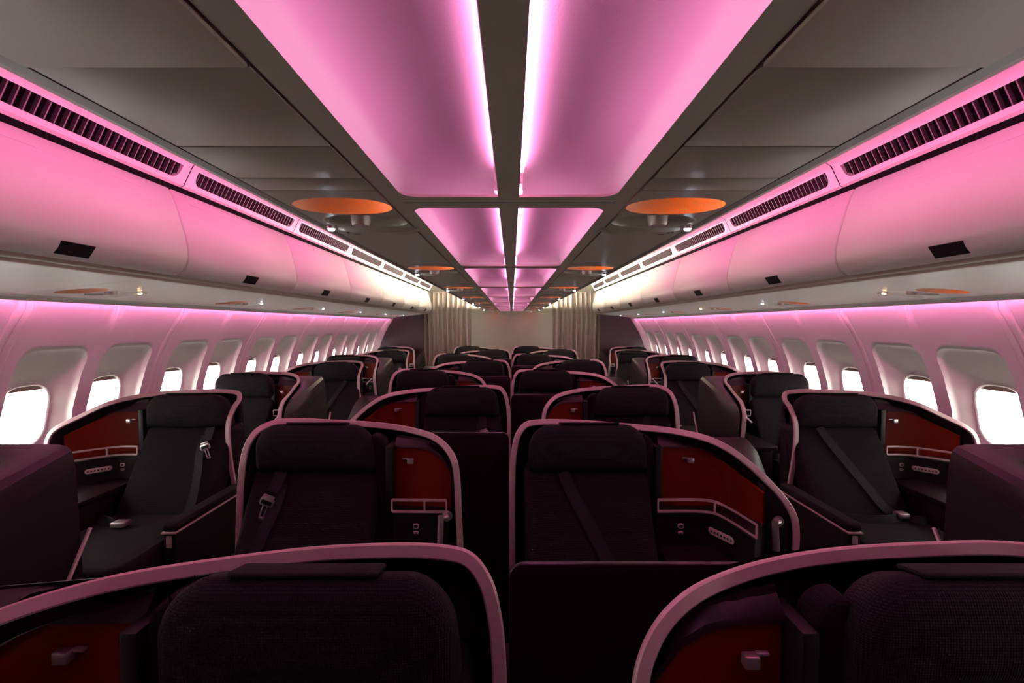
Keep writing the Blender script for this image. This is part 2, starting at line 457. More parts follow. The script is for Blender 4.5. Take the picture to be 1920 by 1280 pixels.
    kb = MB(); kb.slab(rrect(sx-.008, .678, sx+.008, .691, .005, 4), lambda u, v, w_: (u, sy-.001+w_, v), .004, .001, 1)
    kb.slab(rrect(sx-.006, .655, sx+.006, .660, .002, 3), lambda u, v, w_: (u, sy-.001+w_, v), .004, .001, 1)
    kb.box((sx-side*.05-.008, sy, .69), (sx-side*.05+.008, sy+.004, .70), .002)
    kb.build('socket_face', 'black', cp, mirror=m)
    # counter
    far = {'I': 1.05, 'O': .215, 'X': 2.60, 'W': 1.66}[T]; near = s+side*.275
    lo, hi = sorted((near, far))
    yf = -.48
    mb = MB(); mb.slab(rrect(lo, yf, hi, .0 if T != 'X' else -.05, [.03, .03, .005, .005], 5), lambda u, v, w_: (u, v, .605-w_), .03, .006, 2)
    mb.box((lo+.02, yf+.05, .03), (hi-.02, -.02 if T != 'X' else -.06, .58), .01)
    mb.build('side_counter', 'shell', root, mirror=m)
    # reading lamp on the wing
    lx, ly, lz, dx = {'I': (1.035, -.12, .745, -.03), 'O': (.250, -.05, .735, .02), 'X': (2.545, -.18, .75, -.03), 'W': (1.765, -.24, .80, .04)}[T]
    mb = MB(); mb.cyl((lx, ly, lz), (-.3*side*0, -1, 0), .021, .006, 20); mb.sphere((lx, ly-.012, lz), .009, 10)
    mb.tube([(lx, ly-.014, lz), (lx+dx, ly-.032, lz+.003)], .006, 8)
    if T == 'W': mb.tube([(lx+dx*.6, ly-.02, lz+.01), (lx+dx+.05, ly-.05, lz-.06)], [.013, .011], 14)
    else: mb.tube([(lx+dx, ly-.034, lz+.014), (lx+dx+.004, ly-.040, lz-.095)], [.012, .013], 14)
    mb.build('reading_lamp', 'belttab', root, mirror=m)
    if T in 'I':
        mb = MB(); mb.grid([[Vector((x, y, .5)), Vector((x, y, z))] for x, y, z in ((.975, -.085, .89), (.99, -.105, .875), (1.02, -.11, .85), (1.05, -.115, .815), (1.078, -.115, .77), (1.085, -.10, .755))]); mb.box((lx+dx-.012, ly-.035, .55), (lx+dx+.012, ly-.006, .632), .006)
        mb.build('wing_panel', 'liner', root, mirror=m)
    # aisle arm rest
    if T in 'XO':
        ax, aw = (1.60, .055) if T == 'X' else (1.10, .045)
        ya, yb2 = (-.03, -.57)
        mb = MB()
        prof = rrect(yb2, .04, ya, .555, [.01, .01, .01, .035], 6)
        mb.slab(prof, lambda u, v, w_: (ax-aw/2+w_ if True else 0, u, v), aw, .006, 2)
        arm = mb.build('aisle_armrest', 'black', root, mirror=m)
        mb = MB(); mb.box((ax-aw/2-.007, yb2-.009, .526), (ax+aw/2+.007, ya, .5345), .002)
        mb.build('armrest_trim', 'trim', arm, mirror=m)
        mb = MB(); mb.slab(rrect(yb2-.002, .538, ya, .575, [.004, .004, .004, .02], 5), lambda u, v, w_: (ax-aw/2-.004+w_, u, v), aw+.008, .008, 3)
        mb.build('armrest_pad', 'cushion', arm, mirror=m)
        mb = MB(); mb.box((ax-.012, yb2-.006, .46), (ax+.012, yb2+.004, .516), .002); mb.build('armrest_latch', 'trim', arm, mirror=m)
    return root

# ------------------------------------------------------------------ monitor housings standing in front of each seat (y relative to the seat's headrest plane)
P = 1.13
def make_housing(T, m):
    root = empty('monitor_housing')
    z = EYE-.485; mb = MB()
    if T == 'I':      # previous shell is O : fills the gap beside the centre line
        yb = -P+.187
        mb.slab(rrect(.004, .04, .56, z, [.005, .005, .03, .03], 5), lambda u, v, w_: (u, yb+w_, v), .014, .005, 2)
    elif T == 'O':    # previous shell is I : loft between its falling rim and the back edge
        zb = EYE
        back = [(.50, -.480), (.80, -.480), (.985, -.480), (1.01, -.485), (1.03, -.50), (1.065, -.545), (1.10, -.63), (1.13, -.72), (1.142, -.80), (1.145, -1.0), (1.145, -1.44)]
        front = [(.50, -.495, .22), (.80, -.495, .12), (.86, -.485, .05), (.90, -.51, .0), (.94, -.54, -.03), (1.0, -.60, -.05), (1.05, -.66, -.07), (1.09, -.73, -.08), (1.10, -.80, -.09), (1.09, -1.0, -.09), (1.07, -1.44, -.09)]
        b = [Vector((x, -P+.165-.075*min(1, max(0, (x-.6)/.35)), EYE+h)) for x, h in back]; f = [Vector((x, -P+.035+yy if x > .82 else -P+.155, EYE+h)) for x, h, yy in front]
        rows = [[q.lerp(w_, t) for t in (0, .33, .66, 1)] for q, w_ in zip(b, f)]
        mb.grid(rows)
        b2 = [p+Vector((0, .006, -.002)) for p in b]; mb.grid([b, b2])
        K = [(p, Vector((p.x, p.y, .05))) for p in b2]; mb.grid([[a, c] for a, c in K])
    elif T == 'X':    # previous shell is W : broad box with a sloping top and a flat aisle face
        h0 = -.442
        yb = -P+.14
        b = [(2.48, h0, yb), (1.95, h0, yb), (1.85, h0, yb), (1.75, h0, yb), (1.68, h0-.002, yb), (1.652, h0-.008, yb), (1.634, h0-.025, yb), (1.622, -.53, yb), (1.60, -.9, yb-.01), (1.575, -1.44, yb-.03)]
        f = [(2.48, -.455, -P+.10), (1.84, -.462, -P+.10), (1.775, -.50, -P+.02), (1.735, -.53, -P-.13), (1.695, -.565, -P-.33), (1.668, -.595, -P-.44), (1.652, -.65, -P-.515), (1.636, -.76, -P-.535), (1.618, -1.0, -P-.54), (1.60, -1.44, -P-.54)]
        B = [Vector((x, y, EYE+h)) for x, h, y in b]; F = [Vector((x, y, EYE+h)) for x, h, y in f]
        L_ = [[q.lerp(w_, t) for t in (0, .25, .5, .75, 1)] for q, w_ in zip(B, F)]
        mb.use('shell').grid(L_[:8]); mb.use('black').grid(L_[7:]); mb.use('shell')
        B2 = [p+Vector((0, .004, 0)) for p in B]; mb.grid([B, B2])
        mb.grid([[a, Vector((a.x, a.y, .05))] for a in B2])
        mb.grid([[a, Vector((a.x, a.y, .05))] for a in F])
    else:             # W : previous shell is X
        yb = -P+.205
        mb.slab(rrect(1.98, .04, 2.50, z, [.005, .005, .04, .03], 5), lambda u, v, w_: (u, yb+w_, v), .014, .005, 2)
    mb.build('housing_body', None if T == 'X' else 'shell', root, mirror=m, recalc=(T in 'IW'), smooth=24)
    sx = SEATX[T]; ysc = {'I': -P+.201, 'O': -P+.172, 'X': -P+.147, 'W': -P+.219}[T]
    MB().box((sx-.19, ysc, .70), (sx+.19, ysc+.006, .96), .002).build('screen', 'black', root, mirror=m)
    if T == 'X':
        mb = MB(); mb.tube([(1.583, yb+.012, EYE-.76), (1.575, yb-.10, EYE-.93)], .007, 6); mb.build('edge_trim', 'trim', root, mirror=m)
    return root

protos = {}
def place(kind, T, side, x, y, label, cat, group):
    key = (kind, T, side)
    if key not in protos:
        if kind == 'seat': o = make_seat(side if T[1] == '+' else -side, T[2:])
        elif kind == 'shell': o = make_shell(T, side)
        else: o = make_housing(T, side)
        protos[key] = o; register(o)
        c = o
    else:
        c = copy_tree(protos[key])
    c.location = (x, y, 0); tag(c, label, cat, group)
    return c

ORD = ['first', 'second', 'third', 'fourth', 'fifth', 'sixth', 'seventh', 'eighth', 'ninth', 'tenth', 'eleventh', 'twelfth', 'thirteenth', 'fourteenth', 'fifteenth', 'sixteenth']
ZC0, ZW0 = .72, 2.66
X0 = -.010
def conside(T): return '+' if WALL[T][0][0] > SEATX[T] else '-'
for k in range(8):
    zc = ZC0+P*k
    for side, sd in ((-1, 'left'), (1, 'right')):
        T = ('I' if k % 2 == 0 else 'O') if side < 0 else ('O' if k % 2 == 0 else 'I')
        hang = (side < 0 and k in (1, 2, 4)) or (side > 0 and k in (4,))
        where = 'next to the centre line' if T == 'I' else 'next to the aisle'
        rowname = f'{ORD[k]} middle row from the front'
        place('seat', 's'+conside(T)+('hang' if hang else 'diag'), side, side*SEATX[T]+X0, zc,
              f'charcoal seat {where}, {sd} half, {rowname}', 'seat', 'seats in the middle block')
        place('shell', T, side, X0, zc, f'silver rimmed dark shell of the {sd} seat, {rowname}', 'seat shell', 'suite shells in the middle block')
        if k > 0: place('housing', T, side, X0, zc, f'dark screen housing before the {sd} seat, {rowname}', 'screen housing', 'screen housings in the middle block')
for j in range(6):
    zw = ZW0+P*j
    T = 'X' if j % 2 == 0 else 'W'
    for side, sd in ((-1, 'left'), (1, 'right')):
        hang = side < 0 and j in (0, 4)
        where = 'by the aisle' if T == 'X' else 'close to the windows'
        place('seat', 's'+conside(T)+('hang' if hang else 'diag'), side, side*SEATX[T], zw,
              f'charcoal fabric seat {where}, {ORD[j]} row along the {sd} cabin wall', 'seat', 'seats along the windows')
        place('shell', T, side, 0, zw, f'silver rimmed dark shell of the {ORD[j]} seat along the {sd} cabin wall', 'seat shell', 'suite shells along the windows')
        place('housing', T, side, 0, zw, f'dark screen housing in front of the {ORD[j]} seat along the {sd} cabin wall', 'screen housing', 'screen housings along the windows')
for side, sd in ((-1, 'left'), (1, 'right')):
    place('housing', 'X', side, 0, ZW0+P*6, f'dark end console against the aubergine bulkhead on the {sd} side', 'screen housing', 'screen housings along the windows')

# ------------------------------------------------------------------ cabin envelope
YA, YB = -.45, 9.15
def wallx(h): return interp([-1.5, -1.1, -.75, -.5, -.3, -.14, -.02, .115, .25], [2.50, 2.63, 2.655, 2.625, 2.568, 2.50, 2.43, 2.345, 2.365], h)
SEAM0 = 2.215-1.0667*3   # first sidewall seam
NSW = 9
def sidewall_mesh(side):
    mb = MB()
    for wv in (.2667+.026, .8-.026):
        cy, ch = wv, -.51
        nA = 96
        cell = (wv-.2667-.026 if wv < .5 else .5333, .5333 if wv < .5 else 1.0667)
        def rect_pt(a, y0, y1, h0, h1):
            c, s_ = math.cos(a), math.sin(a); t = 1e9
            if c > 1e-9: t = min(t, (y1-cy)/c)
            if c < -1e-9: t = min(t, (y0-cy)/c)
            if s_ > 1e-9: t = min(t, (h1-ch)/s_)
            if s_ < -1e-9: t = min(t, (h0-ch)/s_)
            return Vector((cy+c*t, ch+s_*t))
        y0, y1 = (0, .5333) if wv < .5 else (.5333, 1.0667)
        angs = [2*PI*k/nA for k in range(nA)]
        for cc in ((y0, -1.5), (y1, -1.5), (y0, .25), (y1, .25)):
            ca = math.atan2(cc[1]-ch, cc[0]-cy) % (2*PI)
            i = min(range(nA), key=lambda q: abs(((angs[q]-ca+PI) % (2*PI))-PI)); angs[i] = ca
        def rr_pt(a, hw, hb, ht, r):
            # rounded rectangle hit along direction a
            lo, hi = 0, 2.
            c, s_ = math.cos(a), math.sin(a)
            def inside(t):
                x, y = abs(c*t), s_*t
                top = ht if y > 0 else hb; y = abs(y)
                if x > hw or y > top: return False
                if x > hw-r and y > top-r: return (x-hw+r)**2+(y-top+r)**2 < r*r
                return True
            for _ in range(26):
                mid = (lo+hi)/2
                if inside(mid): lo = mid
                else: hi = mid
            return Vector((cy+c*lo, ch+s_*lo))
        A = [rect_pt(a, y0, y1, -1.5, .25) for a in angs]
        Bp = [rr_pt(a, .194, .33, .376, .075) for a in angs]
        Wn = [rr_pt(a, .146, .183, .183, .115)+Vector((-.022, 0)) for a in angs]
        rows = []
        for t in [i/16 for i in range(17)]:
            rows.append([(a.lerp(b, t), 0.) for a, b in zip(A, Bp)])
        rows.append([(b.lerp(w_, .015), .005) for b, w_ in zip(Bp, Wn)])
        rows.append([(b.lerp(w_, .04), .024) for b, w_ in zip(Bp, Wn)])
        for t in (.1, .2, .35, .5, .65, .8, .92, 1.):
            rows.append([(b.lerp(w_, t), .027+.055*t**1.0) for b, w_ in zip(Bp, Wn)])
        R3 = [[Vector((side*(wallx(p.y)+d), p.x, EYE+p.y)) for p, d in r] for r in rows]
        # pockets recede toward a plane
        mb.grid(R3, True)
    return mb
swl = {}
wn = {-1: 0, 1: 0}
win_proto = {}
def make_window(side):
    root = empty('window_1')
    o = []
    nA = 48
    def loop(hw, hh, r, ext, dz=0): 
        pts = rrect(-hw, -hh, hw, hh, r, 11)
        return [Vector((side*(wallx(-.51+b)+ext), a, EYE-.51+b)) for a, b in pts]
    mb = MB(); rows = [loop(.149, .186, .117, .084), loop(.142, .179, .112, .076), loop(.136, .173, .108, .080), loop(.135, .172, .107, .108), loop(.141, .178, .11, .109), loop(.143, .18, .11, .16), loop(.175, .215, .12, .16)]
    mb.grid(rows, True); mb.build('window_frame', 'wall', root, smooth=50)
    mb = MB(); g = loop(.144, .181, .11, .120); mb.cap(g); g2 = loop(.144, .181, .11, .126); mb.cap(g2); mb.grid([g, g2], True); mb.build('pane', 'glass', root)
    mb = MB(); pts = [(-.085, .152), (.085, .152)]
    mb.box((side*(wallx(-.355)+.088), -.105, EYE-.51+.146), (side*(wallx(-.355)+.097), .105, EYE-.51+.176), .003)
    mb.build('window_shade', 'shade', root)
    return root
for side, sd in ((-1, 'left'), (1, 'right')):
    me = None
    for i in range(NSW):
        y0 = SEAM0+1.0667*i
        if me is None:
            o = sidewall_mesh(side).build(f'wall_{sd}', 'wall', kind='structure', smooth=50, recalc=False); me = o
        else:
            o = me.copy(); C.objects.link(o)
        o.location = (0, y0, 0)
        for wv in (.2667+.026, .8-.026):
            yw = y0+wv
            if yw < -.4: continue
            if side not in win_proto:
                w_ = make_window(side); win_proto[side] = w_; register(w_)
            else: w_ = copy_tree(win_proto[side])
            wn[side] += 1
            w_.name = f'window_{wn[side]+(0 if side < 0 else 20)}'
            w_.location = (0, yw-.022, 0); w_['kind'] = 'structure'
# joint covers
n = 0
tm = {}
for side in (-1, 1):
    for i in range(1, NSW+1):
        y0 = SEAM0+1.0667*i
        if y0 > 8.6: continue
        if side not in tm:
            rows = []
            for h in [x/20*1.75-1.5 for x in range(21)]:
                x = wallx(h)
                rows.append([Vector((side*(x+.004), -.042, EYE+h)), Vector((side*(x-.005), -.036, EYE+h)), Vector((side*(x-.007), -.03, EYE+h)), Vector((side*(x-.004), -.005, EYE+h)), Vector((side*(x+.002), -.0015, EYE+h)), Vector((side*(x+.002), .0015, EYE+h)), Vector((side*(x-.004), .005, EYE+h)), Vector((side*(x-.007), .03, EYE+h)), Vector((side*(x-.005), .036, EYE+h)), Vector((side*(x+.004), .042, EYE+h))])
            o = MB().grid(rows).build('trim_1', 'wall', kind='structure', smooth=40); tm[side] = o
        else: o = tm[side].copy(); C.objects.link(o)
        n += 1; o.name = f'trim_{n}'; o.location = (0, y0, 0)
# floor, hull, ends
MB().box((-2.75, YA-.1, -.06), (2.75, YB+.2, 0)).build('floor', 'carpet', kind='structure')
mb = MB()
prof = [(-2.78, -1.52), (-2.86, -.9), (-2.86, -.82)]
hull = [(2.362, .24), (2.43, .30), (2.35, .7), (1.9, 1.1), (1.0, 1.25), (0, 1.3), (-1.0, 1.25), (-1.9, 1.1), (-2.35, .7), (-2.43, .30), (-2.362, .24)]
mb.grid([[Vector((x, YA-.1, EYE+h)), Vector((x, YB+.2, EYE+h))] for x, h in hull])
mb.grid([[Vector((x, YA-.1, EYE+h+.03)), Vector((x, YB+.2, EYE+h+.03))] for x, h in hull])
mb.build('ceiling', 'slabedge', kind='structure')  # unseen outer hull, added to stop light leaking in above the bins
MB().box((-2.8, YA-.15, 0), (2.8, YA-.1, 2.85)).build('wall_front', 'purple', kind='structure')  # unseen wall behind the camera, set close and dark to cut fill light
MB().box((-2.8, YB+.1, 0), (2.8, YB+.15, 2.85)).build('wall_back', 'bulk', kind='structure')
# aubergine side bulkheads
for side, sd in ((-1, 'left'), (1, 'right')):
    hs = [-1.49, -1.1, -.75, -.5, -.3, -.14, -.02, .115, .22]
    pts = [(1.55, h) for h in (-1.49, .22)]
    y = 8.62
    mb = MB()
    rows = [[Vector((side*1.665, yy, EYE+h)), Vector((side*(wallx(h)-.002), yy, EYE+h))] for yy in (y,) for h in hs]
    mb.grid(rows)
    rows2 = [[p+Vector((0, .03, 0)) for p in r] for r in rows]; mb.grid(rows2)
    mb.grid([[r[0], q[0]] for r, q in zip(rows, rows2)])
    mb.build(f'wall_{sd}_bulkhead', 'purple', kind='structure')
    mb = MB()
    mb.grid([[Vector((side*(wallx(h)-.10), y-.012, EYE+h)), Vector((side*(wallx(h)-.006), y-.10, EYE+h))] for h in hs])
    mb.grid([[Vector((side*(wallx(h)-.10), y-.001, EYE+h)), Vector((side*(wallx(h)-.10), y-.012, EYE+h))] for h in hs])
    n += 1; mb.build(f'trim_{n}', 'wall', kind='structure')
# central bulkhead
MB().box((-.90, 9.12, .02), (.90, 9.2, 2.35), .01).build('wall_bulkhead_centre', 'bulk', kind='structure')

# ------------------------------------------------------------------ curtains
def curtain(side, sd):
    root = empty('curtain', (side*1.25, 8.755, 0), f'pleated greige curtain hanging at the far end of the {sd} aisle', 'curtain', 'aisle curtains')
    rnd = random.Random(7+side)
    mb = MB(); rows = []
    NX = 150; NZ = 24
    ph = [rnd.uniform(.7, 1.3) for _ in range(12)]
    for j in range(NZ+1):
        z = .03+(2.12-.03)*j/NZ
        row = []
        h = z-EYE
        xo = 1.76
        xo += .008*math.sin(h*4)
        xi = .80-.02*h*0
        for i in range(NX+1):
            t = i/NX
            x = xo+(xi-xo)*t
            f = t*10.5
            k = int(f) % 12
            a = .036*(1 if h > 0 else 1+.2*abs(h))*ph[k]
            y = a*math.sin(f*2*PI)+.010*math.sin(f*5.1)+.006*math.sin(h*1.3+t*9)
            edge = max(0, (t-.93)/.07)
            x2 = x+.010*math.sin(f*2*PI+1.2)-edge*.02*math.sin((h+1)*1.2)
            row.append(Vector((side*(x2-1.25), y+(.05 if t < .1 and h < .1 else 0)*0-.10*t*0, z)))
        rows.append(row)
    mb.grid(rows); 
    o = mb.build('curtain_cloth', 'curtain', root, smooth=80)
    md = o.modifiers.new('thick', 'SOLIDIFY'); md.thickness = .004
    mb = MB(); mb.tube([(side*(1.50-1.25), 0, 2.125), (side*(.78-1.25), 0, 2.125)], .008, 8); mb.build('curtain_rail', 'trim', root)
    for i in range(9):
        x = 1.46-.075*i
        mb = MB(); mb.tube([(side*(x-1.25)+.018*math.cos(a), 0, 2.115+.018*math.sin(a)) for a in [2*PI*q/12 for q in range(13)]], .004, 6, caps=False)
        mb.build('curtain_ring', 'trim', root)
curtain(-1, 'left'); curtain(1, 'right')

# ------------------------------------------------------------------ centre lowered ceiling
H = .27
SX0 = -.007
BAR0 = 1.017
def frame_plate(side):
    """plate with rounded openings per bay, x from 0 (spine) to .262"""
    pass
ys_b = [BAR0+P*k for k in range(-2, 8)]
for side, sd in ((-1, 'left'), (1, 'right')):
    mbp = MB(); mbc = MB()
    for bi in range(len(ys_b)):
        yb0 = ys_b[bi]; yb1 = min(yb0+P, 9.12)
        outer = [(0, yb0), (.262, yb0), (.262, yb1), (0, yb1)]
        o0, o1 = yb0+.045, yb1-.045
        if o1-o0 < .1: continue
        hole = rrect(.022, o0, .224, o1, [.006, .035, .035, .006], 6)
        loops = [[Vector((a, b, 0)) for a, b in outer], [Vector((a, b, 0)) for a, b in hole]]
        tris = tessellate_polygon(loops); allp = [p for l in loops for p in l]
        for zz in (H, ):
            mbp.add([Vector((side*p.x+SX0, p.y, EYE+zz)) for p in allp], [list(t) for t in tris])
        # lip of opening, flaring up
        r0 = [Vector((side*a+SX0, b, EYE+H)) for a, b in hole]
        hole2 = rrect(.018, o0-.006, .232, o1+.006, [.006, .04, .04, .006], 6)
        r1 = [Vector((side*a+SX0, b, EYE+H+.007)) for a, b in hole2]
        mbp.grid([r0, r1], True)
        # cove dome
        prof = [(.234, .005), (.233, .016), (.231, .032), (.227, .050), (.219, .068), (.205, .083), (.185, .092), (.16, .094), (.13, .089), (.10, .081), (.07, .072), (.045, .066), (.030, .064)]
        NY = 26; rows = []
        L = o1-o0+.012
        for q in range(NY+1):
            u = q/NY
            y = o0-.006+L*(.5-.5*math.cos(PI*u))
            e = min(y-(o0-.006), (o1+.006)-y)
            ef = math.sqrt(max(0, 1-(1-min(1, e/.13))**2))
            rows.append([Vector((side*(a)+SX0, y, EYE+H+.006+(b-.005)*max(.0, ef))) for a, b in prof])
        mbc.grid(rows)
    mbp.build(f'ceiling_frame_{sd}', 'slab', kind='structure', smooth=30)
    mbc.build(f'ceiling_cove_{sd}', 'cove', kind='structure', smooth=60)
# spine upstand and seam lines of bars
mb = MB(); mb.box((SX0-.0215, YA, EYE+H+.002), (SX0+.0215, 9.12, EYE+H+.012)); mb.box((SX0-.020, YA, EYE+H+.010), (SX0+.020, 9.12, EYE+H+.12))
mb.build('ceiling_spine', 'slab', kind='structure')
mb = MB()
for yb in ys_b: mb.box((SX0-.235, yb-.0015, EYE+H-.0006), (SX0+.235, yb+.0015, EYE+H+.002))
n += 1; mb.build(f'trim_{n}', 'gap', kind='structure')
# led strips
for side, sd in ((-1, 'left'), (1, 'right')):
    for bi in range(1, len(ys_b)):
        y0, y1 = ys_b[bi]+.06, min(ys_b[bi]+P, 9.12)-.06
        if y1-y0 < .1: continue
        x = .0265 if side < 0 else .0305
        mb = MB(); mb.box((side*.0205+SX0, y0, EYE+H+.046), (side*x+SX0, y1, EYE+H+.060), .002)
        o = mb.build('light_strip', 'led')
        tag(o, f'glowing pink strip in the {ORD[bi-1]} ceiling bay from the front, {sd} of the spine', 'light strip', 'pink ceiling light strips')

# psu panels: local frame  u lateral, v along cabin, w down(-)/up(+)
def psu_panel(u0, u1, v0, v1, basis, letter, warm, name_lab, group, mirror_text, amber=1.0):
    root = empty('service_panel'); tag(root, name_lab, 'overhead service panel', group)
    o0, bu, bv, bw = basis     # origin, u dir, v dir, up normal
    F = lambda u, v, w_: o0+bu*u+bv*v+bw*w_
    d1 = ellipse(.108, -.160, .110, .072, 44, 2.2); d2 = ellipse(.112, -.010, .108, .070, 44, 2.2)
    outer = [(u0, v0), (u1, v0), (u1, v1), (u0, v1)]
    loops = [[Vector((a, b, 0)) for a, b in L] for L in (outer, d1, d2)]
    allp = [p for l in loops for p in l]
    mb = MB(); mb.add([F(p.x, p.y, 0) for p in allp], [list(t) for t in tessellate_polygon(loops)])
    fr = [F(a, b, 0) for a, b in outer]; fb = [F(a, b, .006) for a, b in outer]; mb.grid([fr, fb], True)
    mb.build('panel_plate', 'slab' if group.startswith('middle') else 'panel', root, smooth=0)
    def dish(e, cu, cv, dep, nm, mt):
        rows = []
        for q in range(9):
            a = PI/2*q/8; k = math.cos(a)*.92+.08; rows.append([F(cu+(x-cu)*k, cv+(y-cv)*k, dep*math.sin(a)) for x, y in e])
        return MB().grid(rows, True).cap(rows[-1]).build(nm, mt, root, smooth=70)
    dish(d1, .108, -.160, .05, 'lamp_dish', 'amber'); dish(d2, .112, -.010, .022, 'nozzle_dish', 'slab' if group.startswith('middle') else 'panel')
    # air nozzle
    q = MB(); up = bw
    q.tube([F(.100, -.012, .02), F(.100, -.012, -.004), F(.100, -.012, -.012), F(.100, -.012, -.014)], [.026, .024, .021, .012], 22)
    nz = q.build('air_nozzle', 'trim', root)
    # bar with reading light
    q = MB(); z = .0
    rows = []
    for u, d in ((.012, -.006), (.05, -.012), (.20, -.012), (.235, -.001)):
        rows.append([F(u, .064, 0.001), F(u, .068, d), F(u, .102, d), F(u, .110, 0.001)])
    q.grid(rows, True).cap(rows[0]).cap(rows[-1]); q.build('light_bar', 'slab' if group.startswith('middle') else 'panel', root, smooth=30)
    q = MB(); q.tube([F(.0, .045, .004), F(.0, .045, -.008)], [.013, .012], 18); rl = q.build('reading_light', 'chrome', root)
    q = MB(); q.tube([F(.0, .045, -.0082), F(.0, .045, -.0125)], [.0095, .0065], 16); q.build('bulb', 'bulby' if warm else 'bulbw', rl)
    q = MB(); q.add([F(*c, -.0126) for c in [(a, b) for a, b in ellipse(.055, .094, .012, .004, 14)]], [list(range(14))]); q.build('call_button', 'black', root, smooth=0)
    if letter:
        cu = bpy.data.curves.new('seat_letter', 'FONT'); cu.body = letter; cu.size = .028; cu.align_x = 'CENTER'; cu.align_y = 'CENTER'; cu.extrude = .0004
        cu.materials.append(M['letter'])
        t = bpy.data.objects.new('seat_letter', cu); C.objects.link(t); t.parent = root
        # readable from below looking aft: right = +x world, up of glyph = toward the front (-y)
        zax = -bw
        xax = Vector((1, 0, 0)); xax = (xax-zax*xax.dot(zax)).normalized(); yax = zax.cross(xax)
        mt = Matrix((xax, yax, zax)).transposed().to_4x4(); mt.translation = F(.035, .080, -.0112)
        me_ = bpy.data.meshes.new_from_object(t); bpy.data.objects.remove(t)
        t = bpy.data.objects.new('seat_letter', me_); C.objects.link(t); t.parent = root; t.matrix_world = mt
    # amber lamp hidden under the rim of the dish
    ld = bpy.data.lights.new('amber_lamp', 'POINT'); ld.color = (1, .17, .004); ld.energy = .42*amber; ld.shadow_soft_size = .012
    lo = bpy.data.objects.new('amber_lamp', ld); C.objects.link(lo); lo.parent = root; lo.location = F(.175 if bu.x > 0 else .045, -.185, .024)
    return root
LZ0 = 1.250
for side, sd in ((-1, 'left'), (1, 'right')):
    basis = None
    for k in range(-1, 8):
        zl = LZ0+P*k
        v0, v1 = -.275-.008, P-.285-.008
        if k == 7: v1 = 9.12-zl-.35 if 9.12-zl-.35 > .1 else .1
        basis = (Vector((side*.487+SX0, zl-.04, EYE+H)), Vector((-side, 0, 0)), Vector((0, 1, 0)), Vector((0, 0, 1)))
        if k < 0: continue
        u1 = .487-.268
        lab = f'grey overhead service panel with amber dish, {ORD[k]} from the front, {sd} of the pink bays'
        psu_panel(-.013, u1, v0, v1-.003, basis, ('F' if side < 0 else 'D') if k == 0 else None, False, lab, 'middle overhead service panels', 1)
        # plain seams inside the plain part are drawn as grooves
    # front plain panels
    for a, b, dz in ((-.45, .484, -.003), (.488, .700, 0), (.703, .848, 0), (.851, LZ0-.04-.285, 0)):
        mb = MB(); mb.box((side*.268+SX0, a, EYE+H+dz), (side*.500+SX0, b, EYE+H+.008), .0015)
        mb.build(f'ceiling_panel_{sd}', 'slab', kind='structure', smooth=30)
    # gap and edges
    mb = MB(); mb.box((side*.255+SX0, YA, EYE+H+.003), (side*.51+SX0, YB-.05, EYE+H+.007)) if False else None
    mb = MB(); mb.box((side*.2625+SX0, YA, EYE+H+.012), (side*.2675+SX0, 9.12, EYE+H+.02)); mb.build(f'ceiling_gap_{sd}', 'gap', kind='structure')
    mb = MB()
    pr = [(.5003, .010), (.5030, .010), (.5034, .0005), (.524, .0015), (.526, .005), (.529, .004), (.547, .009), (.594, .039), (.602, .0445), (.600, .046), (.556, .032), (.556, .16), (.28, .17)]
    rows = [[Vector((side*x+SX0, YA, EYE+H+dz)), Vector((side*x+SX0, 9.14, EYE+H+dz))] for x, dz in pr]
    mb.use('slabedge').grid(rows[:5]); mb.use('lip').grid(rows[4:11]); mb.use('slab').grid(rows[10:])
    mb.build(f'ceiling_edge_{sd}', None, kind='structure', smooth=30, recalc=False)
# closing top of slab
MB().box((-.55+SX0, YA, EYE+H+.165), (.55+SX0, 9.14, EYE+H+.18)).build('ceiling_top', 'slab', kind='structure')

# ------------------------------------------------------------------ overhead bins
BL = 1.0667; BS0 = 2.13
face = [(1.585, .632), (1.570, .60), (1.548, .54), (1.526, .46), (1.509, .39), (1.502, .335), (1.507, .29), (1.524, .255), (1.552, .232), (1.565, .228)]
fine = [Vector(p) for p in crom([(a, b, 0) for a, b in face], 4)]
def make_bin(side):
    root = empty('overhead_bin')
    mb = MB(); rows = []
    for y, ins in ((.0025, .010), (.004, .004), (.010, .0), (BL-.010, 0), (BL-.004, .004), (BL-.0025, .010)):
        r = []
        for i, p in enumerate(fine):
            t = (fine[min(i+1, len(fine)-1)]-fine[max(i-1, 0)]).normalized(); nn = Vector((-t.y, t.x))
            if nn.x < 0: nn = -nn
            r.append(Vector((side*(p.x+nn.x*ins), y, EYE+p.y+nn.y*ins)))
        rows.append(r)
    mb.grid(rows); door = mb.build('bin_door', 'bin', root, smooth=50)
    # faint pressed line near top
    mb = MB(); mb.tube([(side*1.5615, .10, EYE+.582), (side*1.5615, BL-.10, EYE+.582)], .0016, 6); mb.build('door_ridge', 'bin', door)
    # latch on the lower curve
    a = Vector((1.509, 0, .283)); b = Vector((1.538, 0, .243)); nn = Vector((-.81, 0, -.585))
    q = MB(); yc = BL/2
    rows = []
    for y in (yc-.062, yc+.062):
        rows.append([Vector((side*(p.x+nn.x*o), y, EYE+p.z+nn.z*o)) for p, o in ((a, -.004), (a, .004), (b, .005), (b, -.004))])
    q.grid(rows, True).cap(rows[0]).cap(rows[1]); q.build('bin_latch', 'black', root, smooth=20)
    # body behind
    q = MB(); q.box((side*1.60, .004, EYE+.24), (side*2.24, BL-.004, EYE+.66), .01); q.build('bin_body', 'bin', root)
    return root
bp = {}
